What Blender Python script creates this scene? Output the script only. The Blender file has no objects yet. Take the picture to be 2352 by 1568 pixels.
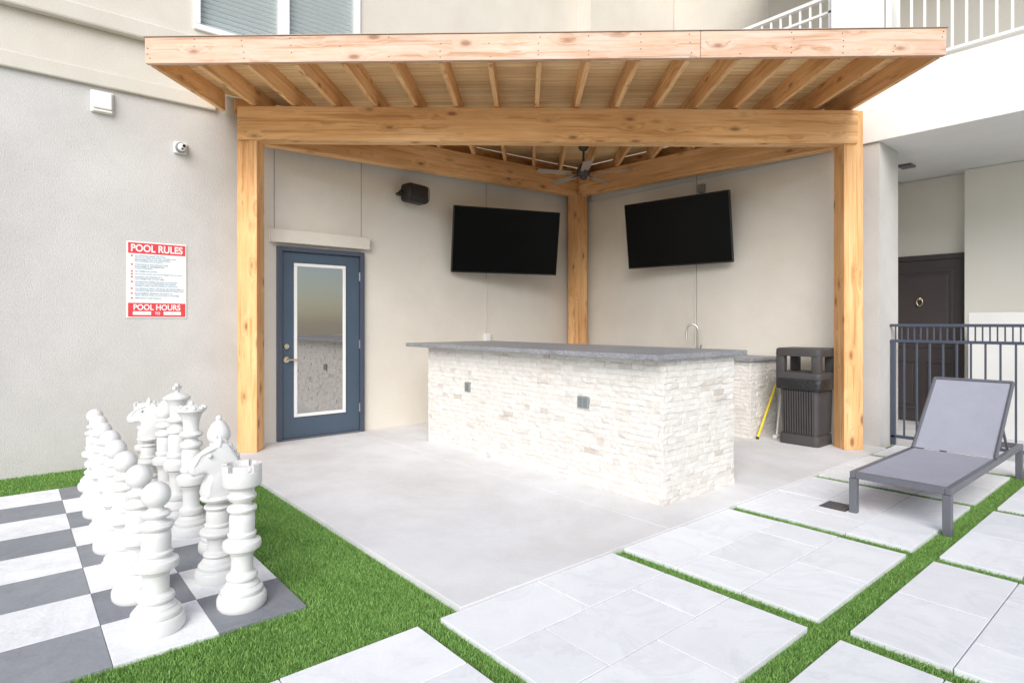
import bpy, bmesh, math, random
import numpy as np
from mathutils import Vector, Matrix
random.seed(7); np.random.seed(7)
SC=bpy.context.scene; C=SC.collection
V=Vector; R=math.radians; PI=math.pi
I4=Matrix.Identity(4); W={}

# ------------------------------------------------------------------ mesh helpers
class MB:
    def __init__(s): s.v=[]; s.f=[]; s.t=[]
    def add(s,vs,fs,tone=0.0):
        o=len(s.v); s.v+= [tuple(p) for p in vs]; s.f+=[[i+o for i in f] for f in fs]; s.t+=[tone]*len(vs); return s
    def box(s,lo,hi,bev=0,tone=0.0,M=None):
        lo=V(lo);hi=V(hi)
        if bev:
            bm=bmesh.new(); bmesh.ops.create_cube(bm,size=1)
            for v in bm.verts: v.co=V([(lo[i]+hi[i])/2+v.co[i]*(hi[i]-lo[i]) for i in range(3)])
            bmesh.ops.bevel(bm,geom=bm.edges[:],offset=bev,segments=2,profile=.5,affect='EDGES')
            bm.verts.index_update(); vs=[v.co.copy() for v in bm.verts]; fs=[[v.index for v in f.verts] for f in bm.faces]; bm.free()
        else:
            vs=[V((x,y,z)) for x in (lo.x,hi.x) for y in (lo.y,hi.y) for z in (lo.z,hi.z)]
            fs=[(0,1,3,2),(4,6,7,5),(0,4,5,1),(2,3,7,6),(0,2,6,4),(1,5,7,3)]
        if M is not None: vs=[M@v for v in vs]
        return s.add(vs,fs,tone)
    def hexa(s,p,tone=0.0):   # p[0..3] bottom loop, p[4..7] top loop
        return s.add(p,[(3,2,1,0),(4,5,6,7),(0,1,5,4),(1,2,6,5),(2,3,7,6),(3,0,4,7)],tone)
    def prism(s,pts,z0,z1,tone=0.0):
        n=len(pts); vs=[V((p[0],p[1],z0)) for p in pts]+[V((p[0],p[1],z1)) for p in pts]
        fs=[list(range(n))[::-1],list(range(n,2*n))]+[(i,(i+1)%n,n+(i+1)%n,n+i) for i in range(n)]
        return s.add(vs,fs,tone)
    def cyl(s,p0,p1,r0,r1=None,n=16,tone=0.0):
        return s.tube([p0,p1],[r0,r0 if r1 is None else r1],n,tone)
    def tube(s,pts,r,n=10,tone=0.0):
        pts=[V(p) for p in pts]; k=len(pts)
        rr=r if isinstance(r,(list,tuple)) else [r]*k
        d=(pts[1]-pts[0]).normalized(); a=d.orthogonal().normalized(); vs=[]
        for i,p in enumerate(pts):
            dd=(pts[min(i+1,k-1)]-pts[max(i-1,0)]).normalized()
            a=(a-dd*a.dot(dd)).normalized(); b=dd.cross(a)
            for j in range(n):
                t=2*PI*j/n; vs.append(p+(a*math.cos(t)+b*math.sin(t))*rr[i])
        fs=[[i*n+j,i*n+(j+1)%n,(i+1)*n+(j+1)%n,(i+1)*n+j] for i in range(k-1) for j in range(n)]
        fs+=[list(range(n))[::-1],[(k-1)*n+j for j in range(n)]]
        return s.add(vs,fs,tone)
    def lathe(s,prof,c=(0,0,0),n=40,M=None):
        c=V(c); vs=[];fs=[];rings=[]
        for r,z in prof:
            if r<1e-5: rings.append([len(vs)]); vs.append(V((0,0,z)))
            else:
                rings.append(list(range(len(vs),len(vs)+n)))
                vs+=[V((r*math.cos(2*PI*j/n),r*math.sin(2*PI*j/n),z)) for j in range(n)]
        for a,b in zip(rings,rings[1:]):
            if len(a)==1 and len(b)==1: continue
            for j in range(n):
                j2=(j+1)%n
                if len(a)==1: fs.append((a[0],b[j],b[j2]))
                elif len(b)==1: fs.append((a[j],a[j2],b[0]))
                else: fs.append((a[j],a[j2],b[j2],b[j]))
        vs=[(M@v if M is not None else v)+c for v in vs]
        return s.add(vs,fs)
    def ball(s,c,r,n=20,sc=(1,1,1)):
        prof=[(r*math.cos(a),r*math.sin(a)) for a in [-PI/2+PI*i/12 for i in range(13)]]
        prof[0]=(0,-r);prof[-1]=(0,r)
        return s.lathe(prof,c,n,Matrix.Diagonal((sc[0],sc[1],sc[2],1)))
    def build(s,name,mat,parent=None,M=None,smooth=None,fixn=True):
        me=bpy.data.meshes.new(name); me.from_pydata(s.v,[],s.f)
        at=me.attributes.new('tone','FLOAT','POINT'); at.data.foreach_set('value',s.t)
        if fixn:
            bm=bmesh.new(); bm.from_mesh(me); bmesh.ops.recalc_face_normals(bm,faces=bm.faces[:]); bm.to_mesh(me); bm.free()
        me.materials.append(mat)
        if smooth is not None:
            me.shade_smooth(); me.set_sharp_from_angle(angle=R(smooth))
        return place(bpy.data.objects.new(name,me),parent,M)
def place(o,parent=None,M=None):
    M=M or I4; C.objects.link(o); o.matrix_basis=M
    if parent is not None:
        o.parent=parent; o.matrix_parent_inverse=W[parent.name].inverted()
    W[o.name]=M.copy(); return o
def tag(o,label,cat,group=None):
    o['label']=label; o['category']=cat
    if group: o['group']=group
    return o
def thing(name,label,cat,loc=(0,0,0),group=None):
    o=bpy.data.objects.new(name,None); o.empty_display_size=.1
    place(o,None,Matrix.Translation(V(loc))); return tag(o,label,cat,group)
def struct(o,kind='structure'): o['kind']=kind; return o
def frame(x,y,z,t):
    m=Matrix((x,y,z)).transposed().to_4x4(); m.translation=V(t); return m
def timber(name,p0,p1,w,h,mat,parent,up=(0,0,1),bev=.006):
    p0=V(p0);p1=V(p1); x=(p1-p0); L=x.length; x.normalize(); y=V(up).cross(x).normalized(); z=x.cross(y)
    return MB().box((0,-w/2,-h/2),(L,w/2,h/2),bev).build(name,mat,parent,frame(x,y,z,p0))

# ------------------------------------------------------------------ materials
def newmat(name):
    m=bpy.data.materials.new(name); m.use_nodes=True; nt=m.node_tree; nt.nodes.clear()
    out=nt.nodes.new('ShaderNodeOutputMaterial'); b=nt.nodes.new('ShaderNodeBsdfPrincipled'); nt.links.new(b.outputs[0],out.inputs[0])
    return m,nt,b
def N(nt,t,**k):
    n=nt.nodes.new(t)
    for a,v in k.items(): setattr(n,a,v)
    return n
def c4(c): return (c[0],c[1],c[2],1)
def noise_tex(nt,co,scale,detail=5,rough=.6,dist=0):
    n=N(nt,'ShaderNodeTexNoise'); n.inputs['Scale'].default_value=scale; n.inputs['Detail'].default_value=detail; n.inputs['Roughness'].default_value=rough; n.inputs['Distortion'].default_value=dist
    nt.links.new(co,n.inputs['Vector']); return n.outputs['Fac']
def ramp(nt,fac,stops):
    r=N(nt,'ShaderNodeValToRGB'); e=r.color_ramp.elements
    while len(e)<len(stops): e.new(.5)
    for i,(p,c) in enumerate(stops): e[i].position=p; e[i].color=c4(c)
    nt.links.new(fac,r.inputs[0]); return r.outputs[0]
def mixc(nt,a,b,fac,mode='MIX'):
    m=N(nt,'ShaderNodeMix',data_type='RGBA',blend_type=mode)
    if isinstance(fac,(int,float)): m.inputs[0].default_value=fac
    else: nt.links.new(fac,m.inputs[0])
    for s,k in ((a,6),(b,7)):
        if isinstance(s,tuple): m.inputs[k].default_value=c4(s)
        else: nt.links.new(s,m.inputs[k])
    return m.outputs[2]
def bumpn(nt,b,h,strength,dist=.01):
    n=N(nt,'ShaderNodeBump'); n.inputs['Strength'].default_value=strength; n.inputs['Distance'].default_value=dist
    nt.links.new(h,n.inputs['Height']); nt.links.new(n.outputs[0],b.inputs['Normal'])
def mk(name,c,rough=.6,metal=0,var=.06,vs=3,bump=0,bs=80,tones=None,spec=.5,fine=0,dist=.01,veins=0,stain=None):
    m,nt,b=newmat(name); tc=N(nt,'ShaderNodeTexCoord').outputs['Object']; vco=tc
    n1=noise_tex(nt,tc,vs)
    if tones:
        at=N(nt,'ShaderNodeAttribute',attribute_name='tone'); base=ramp(nt,at.outputs['Fac'],tones)
        mul=N(nt,'ShaderNodeMath',operation='MULTIPLY'); nt.links.new(at.outputs['Fac'],mul.inputs[0]); mul.inputs[1].default_value=61.0
        ad=N(nt,'ShaderNodeVectorMath',operation='ADD'); nt.links.new(tc,ad.inputs[0]); nt.links.new(mul.outputs[0],ad.inputs[1]); vco=ad.outputs[0]
    else: base=c
    mod=ramp(nt,n1,[(.3,(1-var,)*3),(.7,(1+var,)*3)])
    col=mixc(nt,base,mod,1.0,'MULTIPLY')
    if fine:
        mod2=ramp(nt,noise_tex(nt,tc,bs*.8,3),[(.3,(1-fine,)*3),(.7,(1+fine,)*3)]); col=mixc(nt,col,mod2,1.0,'MULTIPLY')
    if veins:
        k=1-veins
        col=mixc(nt,col,ramp(nt,noise_tex(nt,vco,1.6,7,.6,1.4),[(.44,(1,1,1)),(.495,(k,k,k*1.01)),(.52,(1,1,1))]),1.0,'MULTIPLY')
        col=mixc(nt,col,ramp(nt,noise_tex(nt,vco,3.2,5,.7,.8),[(.35,(1-veins*.5,)*3),(.6,(1.02,)*3)]),1.0,'MULTIPLY')
    if stain:
        col=mixc(nt,col,ramp(nt,noise_tex(nt,tc,.9,8,.7,.6),[(.42,(1,1,1)),(.62,stain)]),1.0,'MULTIPLY')
    nt.links.new(col,b.inputs['Base Color'])
    b.inputs['Roughness'].default_value=rough; b.inputs['Metallic'].default_value=metal; b.inputs['Specular IOR Level'].default_value=spec
    if bump: bumpn(nt,b,noise_tex(nt,tc,bs,6),bump,dist)
    return m
def wood(name,c1,c2,knot=(.24,.10,.04),kn=.6,rough=.65,stripe=0,ks=(3.0,7,7),gr=1.0,weather=None):
    m,nt,b=newmat(name); tc=N(nt,'ShaderNodeTexCoord').outputs['Object']
    inf=N(nt,'ShaderNodeObjectInfo').outputs['Random']
    mul=N(nt,'ShaderNodeMath',operation='MULTIPLY'); nt.links.new(inf,mul.inputs[0]); mul.inputs[1].default_value=37.0
    add=N(nt,'ShaderNodeVectorMath',operation='ADD'); nt.links.new(tc,add.inputs[0]); nt.links.new(mul.outputs[0],add.inputs[1])
    def mp(sc,src=None):
        q=N(nt,'ShaderNodeMapping'); q.inputs['Scale'].default_value=sc; nt.links.new(src or add.outputs[0],q.inputs[0]); return q.outputs[0]
    vo=N(nt,'ShaderNodeTexVoronoi',feature='F1'); vo.inputs['Scale'].default_value=1.0
    nt.links.new(mp(ks),vo.inputs['Vector'])
    # grain bends round the knots: push the grain coordinate sideways near a knot
    pn=N(nt,'ShaderNodeMapRange'); nt.links.new(vo.outputs['Distance'],pn.inputs[0]); pn.inputs[1].default_value=0; pn.inputs[2].default_value=.45; pn.inputs[3].default_value=.045; pn.inputs[4].default_value=0
    ad2=N(nt,'ShaderNodeVectorMath',operation='ADD'); nt.links.new(add.outputs[0],ad2.inputs[0]); nt.links.new(pn.outputs[0],ad2.inputs[1])
    G=ad2.outputs[0]
    g1=noise_tex(nt,mp((.8,9,9),G),1.5,6,.65); g2=noise_tex(nt,mp((2,70,70),G),1.2,4,.6); g3=noise_tex(nt,mp((.6,2.5,2.5)),1.4,3,.5)
    g4=noise_tex(nt,mp((.7,22,22),G),1.3,5,.6,.6)
    col=ramp(nt,g1,[(.3,c2),(.68,c1)])
    col=mixc(nt,col,ramp(nt,g3,[(.35,(.84,.78,.72)),(.65,(1.08,1.10,1.13))]),1.0,'MULTIPLY')
    if weather:
        col=mixc(nt,col,weather,ramp(nt,noise_tex(nt,mp((.9,4,4)),1.6,6,.7,.8),[(.40,(0,0,0)),(.66,(.75,.75,.75))]))
    col=mixc(nt,col,ramp(nt,g4,[(.36,(.74,.63,.53)),(.47,(1.0,1.0,1.0)),(.7,(1.05,1.05,1.05))]),.85*gr,'MULTIPLY')
    col=mixc(nt,col,ramp(nt,g2,[(.3,(.84,.82,.80)),(.6,(1.04,1.04,1.04))]),.8,'MULTIPLY')
    if kn:
        k=ramp(nt,vo.outputs['Distance'],[(.08,(kn+.2,)*3),(.13,(kn*.7,)*3),(.19,(kn*.22,)*3),(.30,(0,0,0))]); col=mixc(nt,col,knot,k)
    if stripe:
        sp=N(nt,'ShaderNodeSeparateXYZ'); nt.links.new(tc,sp.inputs[0])
        dv=N(nt,'ShaderNodeMath',operation='DIVIDE'); nt.links.new(sp.outputs[1],dv.inputs[0]); dv.inputs[1].default_value=stripe
        fr=N(nt,'ShaderNodeMath',operation='FRACT'); nt.links.new(dv.outputs[0],fr.inputs[0])
        fl=N(nt,'ShaderNodeMath',operation='FLOOR'); nt.links.new(dv.outputs[0],fl.inputs[0])
        wn=N(nt,'ShaderNodeTexWhiteNoise',noise_dimensions='1D'); nt.links.new(fl.outputs[0],wn.inputs['W'])
        col=mixc(nt,col,ramp(nt,wn.outputs['Value'],[(0,(.92,.90,.88)),(1,(1.05,1.05,1.05))]),1.0,'MULTIPLY')
        col=mixc(nt,col,ramp(nt,fr.outputs[0],[(.0,(.55,.42,.30)),(.10,(1,1,1))]),1.0,'MULTIPLY')
    nt.links.new(col,b.inputs['Base Color']); b.inputs['Roughness'].default_value=rough; b.inputs['Specular IOR Level'].default_value=.3
    bumpn(nt,b,g2,.25,.004); return m

STUCCO=mk('cream_stucco',(.74,.70,.63),.9,var=.05,vs=1.2,bump=.6,bs=110,fine=.05,spec=.2,dist=.006,stain=(.96,.95,.94))
UPPER=mk('upper_stucco',(.66,.62,.55),.9,var=.05,vs=1.2,bump=.6,bs=110,fine=.05,spec=.2,dist=.006,stain=(.96,.95,.94))
STUCSHADE=mk('shade_grey_stucco',(.60,.582,.565),.9,var=.06,vs=1.2,bump=.8,bs=100,fine=.06,spec=.2,dist=.007,stain=(.94,.935,.93))  # same wall stucco, with cool open shade put into the colour
WHITEP=mk('white_stucco',(.84,.83,.81),.9,var=.04,vs=1.5,bump=.3,bs=130,spec=.2,dist=.005)
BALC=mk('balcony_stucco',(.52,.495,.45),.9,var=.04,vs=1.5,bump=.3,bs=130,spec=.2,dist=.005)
CREAM=mk('cream_paint',(.82,.785,.72),.9,var=.03,vs=1.5,bump=.3,bs=130,spec=.2,dist=.005)
CEDAR=wood('cedar',(.90,.555,.275),(.79,.435,.18))
RAFT=wood('cedar_rafter',(.95,.62,.315),(.87,.50,.225),kn=.45)
FASC=wood('weathered_cedar',(.71,.485,.36),(.61,.37,.245),knot=(.28,.14,.075),kn=.65,gr=1.1,weather=(.69,.54,.465))
DECK=wood('ceiling_boards',(.97,.765,.445),(.95,.68,.36),kn=0,stripe=.085,gr=.5)
CONC=mk('concrete',(.715,.712,.725),.85,var=.07,vs=1.3,bump=.2,bs=180,fine=.05,spec=.25,dist=.004,stain=(.89,.875,.85))
PAVE=mk('marble_paver',(.8,.8,.8),.6,var=.03,vs=2.2,bump=.1,bs=90,fine=.02,tones=[(0,(.76,.77,.795)),(1,(.845,.852,.875))],spec=.3,veins=.06)
BOARD=mk('board_tiles',(.8,.8,.8),.6,var=.08,vs=3,bump=.15,bs=60,fine=.04,tones=[(0,(.225,.235,.26)),(.3,(.275,.285,.31)),(.7,(.77,.775,.79)),(1,(.83,.83,.84))],spec=.3,veins=.08)
STONE=mk('split_face_stone',(.8,.8,.8),.85,var=.05,vs=14,bump=.6,bs=40,fine=.045,tones=[(0,(.545,.49,.44)),(.5,(.665,.625,.58)),(1,(.745,.72,.685))],spec=.2,dist=.010)
GRAN=mk('granite',(.255,.26,.28),.42,var=.15,vs=6,bump=.12,bs=120,fine=.45,spec=.5,dist=.003)
PLAST=mk('white_plastic',(.70,.697,.69),.38,var=.02,vs=4,bump=.05,bs=50)
BLUE=mk('blue_door_paint',(.060,.090,.130),.4,var=.08,vs=2,bump=.05,bs=60)
NAVY=mk('blue_grey_metal',(.062,.075,.11),.4,var=.05,vs=5)
BROWN=mk('dark_brown_paint',(.066,.054,.056),.45,var=.06,vs=4)
DGREY=mk('dark_grey_metal',(.145,.15,.172),.42,var=.06,vs=6,metal=.2)
SLING=mk('grey_sling_mesh',(.33,.338,.405),.75,var=.04,vs=6,bump=.3,bs=320,fine=.12,dist=.003)
BLACK=mk('black_plastic',(.014,.013,.013),.5,var=.1,vs=8)
SCREEN=mk('black_screen',(.003,.003,.003),.25,var=.02,vs=2,spec=.12)
CAN=mk('trash_can_plastic',(.066,.060,.062),.55,var=.1,vs=7,bump=.15,bs=160)
BAG=mk('black_bag',(.022,.022,.024),.3,var=.1,vs=9,bump=.8,bs=22,dist=.02)
STEEL=mk('brushed_steel',(.62,.61,.59),.28,metal=1,var=.04,vs=10)
BRASS=mk('satin_brass',(.70,.60,.45),.3,metal=1,var=.04,vs=10)
WHITE=mk('white_paint',(.80,.80,.79),.5,var=.02,vs=5)
RED=mk('sign_red',(.72,.055,.07),.45,var=.03,vs=8)
SBLUE=mk('sign_blue',(.18,.36,.52),.5,var=.03,vs=8)
GREYPL=mk('grey_cover_plate',(.24,.26,.265),.45,var=.05,vs=12)
GREYP2=mk('grey_cover',(.19,.205,.21),.45,var=.05,vs=12)
YEL=mk('yellow_handle',(.80,.60,.03),.45,var=.05,vs=9)
ROOFM=mk('roof_metal',(.30,.24,.20),.5,metal=.3,var=.06,vs=3)
BLADE=mk('fan_blade',(.36,.29,.225),.5,var=.08,vs=8)
BRONZE=mk('dark_bronze',(.07,.058,.053),.45,metal=.3,var=.06,vs=9)
JOINT=mk('joint_sealant',(.34,.32,.29),.8)
SOIL=mk('turf_backing',(.10,.20,.045),.95,var=.3,vs=9,bump=.6,bs=60)
EARTH=mk('courtyard_ground',(.70,.69,.67),.9,var=.08,vs=.6,bump=.2,bs=20)
def glass(name,c,al,ior=1.5):
    m,nt,b=newmat(name); b.inputs['Roughness'].default_value=.02
    b.inputs['Specular IOR Level'].default_value=.5; b.inputs['IOR'].default_value=ior
    tc=N(nt,'ShaderNodeTexCoord').outputs['Object']; nt.links.new(mixc(nt,c,tuple(min(1,x*1.25) for x in c),noise_tex(nt,tc,1.3)),b.inputs['Base Color'])
    b.inputs['Alpha'].default_value=al; return m
DGLASS=glass('door_glass',(.080,.072,.068),1,3.8)
WGLASS=glass('window_glass',(.30,.42,.42),.16,2.0)
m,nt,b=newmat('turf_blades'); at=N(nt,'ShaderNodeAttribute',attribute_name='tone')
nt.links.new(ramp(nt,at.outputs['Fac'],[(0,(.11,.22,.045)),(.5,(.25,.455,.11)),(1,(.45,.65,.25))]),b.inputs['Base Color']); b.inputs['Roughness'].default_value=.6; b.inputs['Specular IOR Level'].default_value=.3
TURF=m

# ------------------------------------------------------------------ ground
struct(MB().box((-40,-60,-.4),(60,40,-.06)).build('ground',EARTH))
struct(MB().box((.0,-12,-.058),(12,.30,-.022)).build('lawn',SOIL))
sl=MB(); sl.box((.002,-5.38,-.05),(4.40,-3.7815,.012),.003).box((.002,-3.7765,-.05),(4.40,-.002,.012),.003)
struct(sl.build('patio',CONC))
pv=MB(); g=.0028; ZP=.002
XP=[(4.4025,5.49),(5.615,6.70),(6.83,7.9)]
YP=[(-8.05,-6.88),(-6.78,-5.605),(-5.495,-4.335),(-4.235,-3.085),(-2.985,-1.735),(-1.635,-.475),(-.37,.285)]
for x0,x1 in XP:
    for y0,y1 in YP:
        w=(x1-x0)/3; Ly=y1-y0
        for r in range(3):
            xa=x0+w*r; cuts=[y0,y0+Ly/2,y1] if r%2==0 else [y0,y0+Ly*.25,y0+Ly*.75,y1]
            if Ly<.8: cuts=[y0,y0+(.56 if r%2==0 else .28),y1]
            for a,c in zip(cuts,cuts[1:]):
                dz=random.uniform(-.0015,.0015)
                pv.box((xa+g,a+g,-.05),(xa+w-g,c-g,ZP+dz),.002,tone=random.random())
struct(pv.build('pavement',PAVE))

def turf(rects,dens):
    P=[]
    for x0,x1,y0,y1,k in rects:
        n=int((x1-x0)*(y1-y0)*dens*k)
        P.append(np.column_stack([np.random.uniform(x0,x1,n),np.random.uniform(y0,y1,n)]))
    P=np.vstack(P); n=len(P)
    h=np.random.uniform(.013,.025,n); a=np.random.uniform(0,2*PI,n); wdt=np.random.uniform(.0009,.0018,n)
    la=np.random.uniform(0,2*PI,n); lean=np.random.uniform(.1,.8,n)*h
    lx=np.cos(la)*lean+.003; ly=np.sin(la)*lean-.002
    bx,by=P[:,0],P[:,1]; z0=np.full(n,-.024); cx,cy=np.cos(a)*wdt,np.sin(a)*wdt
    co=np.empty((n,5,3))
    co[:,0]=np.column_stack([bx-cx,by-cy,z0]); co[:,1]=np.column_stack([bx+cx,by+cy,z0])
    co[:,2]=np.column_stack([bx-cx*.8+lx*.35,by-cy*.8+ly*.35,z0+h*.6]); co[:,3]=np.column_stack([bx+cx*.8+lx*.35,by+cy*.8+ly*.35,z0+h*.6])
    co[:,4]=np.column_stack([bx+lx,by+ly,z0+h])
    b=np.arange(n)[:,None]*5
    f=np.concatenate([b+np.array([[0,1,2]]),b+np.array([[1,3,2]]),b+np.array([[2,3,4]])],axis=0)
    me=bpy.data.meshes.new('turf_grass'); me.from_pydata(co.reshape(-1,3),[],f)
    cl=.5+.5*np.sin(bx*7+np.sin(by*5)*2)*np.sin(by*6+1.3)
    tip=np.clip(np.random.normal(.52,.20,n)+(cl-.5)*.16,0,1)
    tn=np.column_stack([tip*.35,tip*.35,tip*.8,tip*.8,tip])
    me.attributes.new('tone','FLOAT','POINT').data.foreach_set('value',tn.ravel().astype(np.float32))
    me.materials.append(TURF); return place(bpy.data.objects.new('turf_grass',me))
rects=[(.01,.72,-7.5,-5.385,.6),(.70,4.40,-5.885,-5.39,1),(3.905,4.40,-7.9,-5.88,1.15)]
rects.append((5.495,5.61,-6.6,.28,1.0))
for ya,yb in zip(YP,YP[1:]): rects+= [(4.405,5.495,ya[1]+.004,yb[0]-.004,1.0),(5.61,6.9,ya[1]+.004,yb[0]-.004,.9)]
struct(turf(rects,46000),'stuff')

# ------------------------------------------------------------------ building
B=thing('apartment_building','beige stucco apartment building wrapping the corner behind the wooden pergola','building',(0,0,0))
wy0,wy1,wz0,wz1=-5.53,-3.74,4.24,6.1
ys=-5.09
MB().box((-.3,ys,-.05),(0,.2,3.46)).build('wall',STUCCO,B)
lw=MB(); lw.box((-.3,-14,3.46),(0,.2,wz0)).box((-.3,-14,wz0),(0,wy0,8)).box((-.3,wy1,wz0),(0,.2,8)).box((-.3,wy0,wz1),(0,wy1,8))
lw.build('wall',UPPER,B)
MB().box((-.3,-14,-.05),(0,ys,3.46)).build('wall',STUCSHADE,B)  # outer stretch greyed for its cooler sky light, not another paint
rw=MB(); rw.box((.002,0,-.05),(4.12,.56,3.19)); rw.build('wall',STUCCO,B)
MB().box((.002,.003,3.19),(.30,2.5,8)).build('wall',UPPER,B)
MB().box((4.12,0,-.05),(4.34,.56,3.19)).build('pillar',STUCSHADE,B)
MB().box((0,-14,3.46),(.045,-5.33,3.60),.012).build('moulding',UPPER,B)
MB().box((0,-14,3.98),(.09,.0,4.15),.02).build('moulding',UPPER,B)
for y,z0,z1 in ((-4.74,2.33,3.25),(-3.72,2.33,3.25),(-1.83,.02,3.3)):
    MB().box((.0,y-.004,z0),(.0025,y+.004,z1)).build('control_joint',JOINT,B)
MB().box((2.171,-.0025,.02),(2.179,0,3.3)).build('control_joint',JOINT,B)
wn=MB(); fw=.06
wn.box((-.08,wy0,wz0),(.03,wy1,wz0+fw),.006).box((-.08,wy0,wz1-fw),(.03,wy1,wz1),.006).box((-.08,wy0,wz0+fw),(.03,wy0+fw,wz1-fw),.006).box((-.08,wy1-fw,wz0+fw),(.03,wy1,wz1-fw),.006)
ym=(wy0+wy1)/2; wn.box((-.08,ym-.055,wz0+fw),(.028,ym+.055,wz1-fw),.006)
win=wn.build('window',WHITE,B)
for a,c in ((wy0+fw,ym-.055),(ym+.055,wy1-fw)):
    MB().box((-.04,a,wz0+fw),(-.034,c,wz1-fw)).build('pane',WGLASS,win)
    bl=MB()
    for k in range(36):
        z=wz0+fw+.02+k*.052
        if z<wz1-fw-.03: bl.hexa([V((-.075,a,z)),V((-.055,a,z+.034)),V((-.055,c,z+.034)),V((-.075,c,z)),V((-.075,a,z+.003)),V((-.055,a,z+.037)),V((-.055,c,z+.037)),V((-.075,c,z+.003))])
    bl.build('blind',WHITE,win)
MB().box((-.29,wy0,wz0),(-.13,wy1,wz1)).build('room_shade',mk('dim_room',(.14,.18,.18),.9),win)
MB().box((0,-4.80,2.175),(.085,-3.64,2.32),.01).build('lintel',STUCCO,B)
D=MB().box((0,-4.665,.03),(.022,-3.755,2.085),.004).build('door',BLUE,B)
df=MB().box((0,-4.72,.012),(.055,-4.668,2.14),.005).box((0,-3.752,.012),(.055,-3.70,2.14),.005).box((0,-4.668,2.088),(.055,-3.752,2.14),.005)
df.build('door_frame',NAVY,D)
MB().box((0,-4.668,.012),(.06,-3.752,.03),.003).build('threshold',DGREY,D)
gy0,gy1,gz0,gz1=-4.535,-3.93,.26,1.965
MB().box((.02,gy0+.03,gz0+.03),(.026,gy1-.03,gz1-.03)).build('glass_pane',DGLASS,D)
gt=MB(); t=.035
gt.box((.02,gy0,gz0),(.036,gy1,gz0+t),.004).box((.02,gy0,gz1-t),(.036,gy1,gz1),.004).box((.02,gy0,gz0+t),(.036,gy0+t,gz1-t),.004).box((.02,gy1-t,gz0+t),(.036,gy1,gz1-t),.004)
gt.build('glass_trim',WHITE,D)
MB().cyl((.02,-4.62,.90),(.04,-4.62,.90),.033).cyl((.04,-4.62,.90),(.075,-4.62,.90),.012).tube([(.075,-4.63,.90),(.078,-4.58,.902),(.075,-4.50,.892)],[.012,.011,.009]).build('door_handle',BRASS,D,smooth=40)
MB().cyl((.02,-4.62,1.045),(.045,-4.62,1.045),.033,.028).cyl((.045,-4.62,1.045),(.055,-4.62,1.045),.015).build('deadbolt',BRASS,D,smooth=40)
for z in (.3,1.05,1.85): MB().cyl((.026,-3.752,z-.05),(.026,-3.752,z+.05),.009,n=8).build('hinge',STEEL,D,smooth=40)
# breezeway
MB().box((3.0,.56,-.05),(14,2.6,.0)).build('breezeway_floor',CONC,B)
MB().box((3.0,2.28,.0),(4.60,2.5,3.19)).build('wall',CREAM,B)
MB().box((4.60,2.08,.0),(11,2.5,3.19)).build('wall',CREAM,B)
MB().box((2.9,.57,.0),(3.0,2.5,3.19)).build('wall',CREAM,B)
MB().box((4.75,1.55,.0),(10.9,1.70,1.42),.01).build('sunlit_patch_wall',WHITEP,B)  # added white wall, stands in for sunlight falling on the passage wall
MB().box((3.86,-.03,3.195),(10.9,2.6,3.88),.006).build('balcony_slab',WHITEP,B)
MB().box((.31,.004,3.195),(3.858,2.6,3.88)).build('balcony_slab',STUCCO,B)
MB().box((3.86,.0,3.882),(4.34,.55,8.5),.006).build('column',WHITEP,B)
MB().box((.31,2.2,3.882),(2.2,2.5,9)).build('wall',UPPER,B)
MB().box((2.2,1.9,3.882),(11,2.5,9)).build('wall',BALC,B)
MB().box((2.2,-.02,6.6),(11,1.89,6.8)).build('balcony_ceiling',WHITEP,B)
MB().box((4.14,1.20,3.168),(4.28,1.38,3.193),.004).build('ceiling_vent',DGREY,B)
MB().box((11.01,-9,-.05),(11.3,-.6,3.2)).build('wall',CREAM,B)
bd=MB().box((3.64,2.235,.01),(4.54,2.279,2.12),.004)
def panel(a,c,z0,z1):
    w=.03
    for lo,hi in (((a,2.222,z0),(c,2.236,z0+w)),((a,2.222,z1-w),(c,2.236,z1)),((a,2.222,z0+w),(a+w,2.236,z1-w)),((c-w,2.222,z0+w),(c,2.236,z1-w))): bd.box(lo,hi,.004)
    bd.box((a+.06,2.226,z0+.06),(c-.06,2.236,z1-.06),.008)
panel(3.73,4.07,.16,.82); panel(4.11,4.45,.16,.82); panel(3.73,4.45,.98,1.99)
dd=bd.build('door',BROWN,B)
MB().box((3.58,2.22,0),(3.638,2.279,2.19),.004).box((4.542,2.22,0),(4.598,2.279,2.19),.004).box((3.638,2.22,2.122),(4.542,2.279,2.19),.004).build('door_frame',BROWN,dd)
MB().ball((4.09,2.205,1.62),.024).tube([(4.09+.033*math.sin(a),2.20,1.575-.05*math.cos(a)) for a in [i*PI/8-PI for i in range(17)]],.009,8).build('door_knocker',BRASS,dd,smooth=60)

# railings
def rail_pickets(root,mat,x0,x1,y,zs,step,name,r=.008):
    x=x0; me=None
    while x<x1:
        o=MB().box((-r,-r,0),(r,r,zs[1]-zs[0])).build(name,mat,root,Matrix.Translation((x,y,zs[0]))) if me is None else place(bpy.data.objects.new(name,me),root,Matrix.Translation((x,y,zs[0])))
        me=o.data; x+=step
RG=thing('metal_railing','blue grey metal railing with narrow upper band behind the lounge chair','railing',(4.36,.32,0))
yr=.32
MB().box((4.345,yr-.025,1.262),(6.4,yr+.025,1.292),.004).build('top_rail',NAVY,RG)
MB().box((4.345,yr-.02,1.095),(6.4,yr+.02,1.125),.004).build('middle_rail',NAVY,RG)
MB().box((4.345,yr-.02,.075),(6.4,yr+.02,.105),.004).build('bottom_rail',NAVY,RG)
rail_pickets(RG,NAVY,4.47,6.4,yr,(.105,1.095),.115,'picket')
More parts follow.
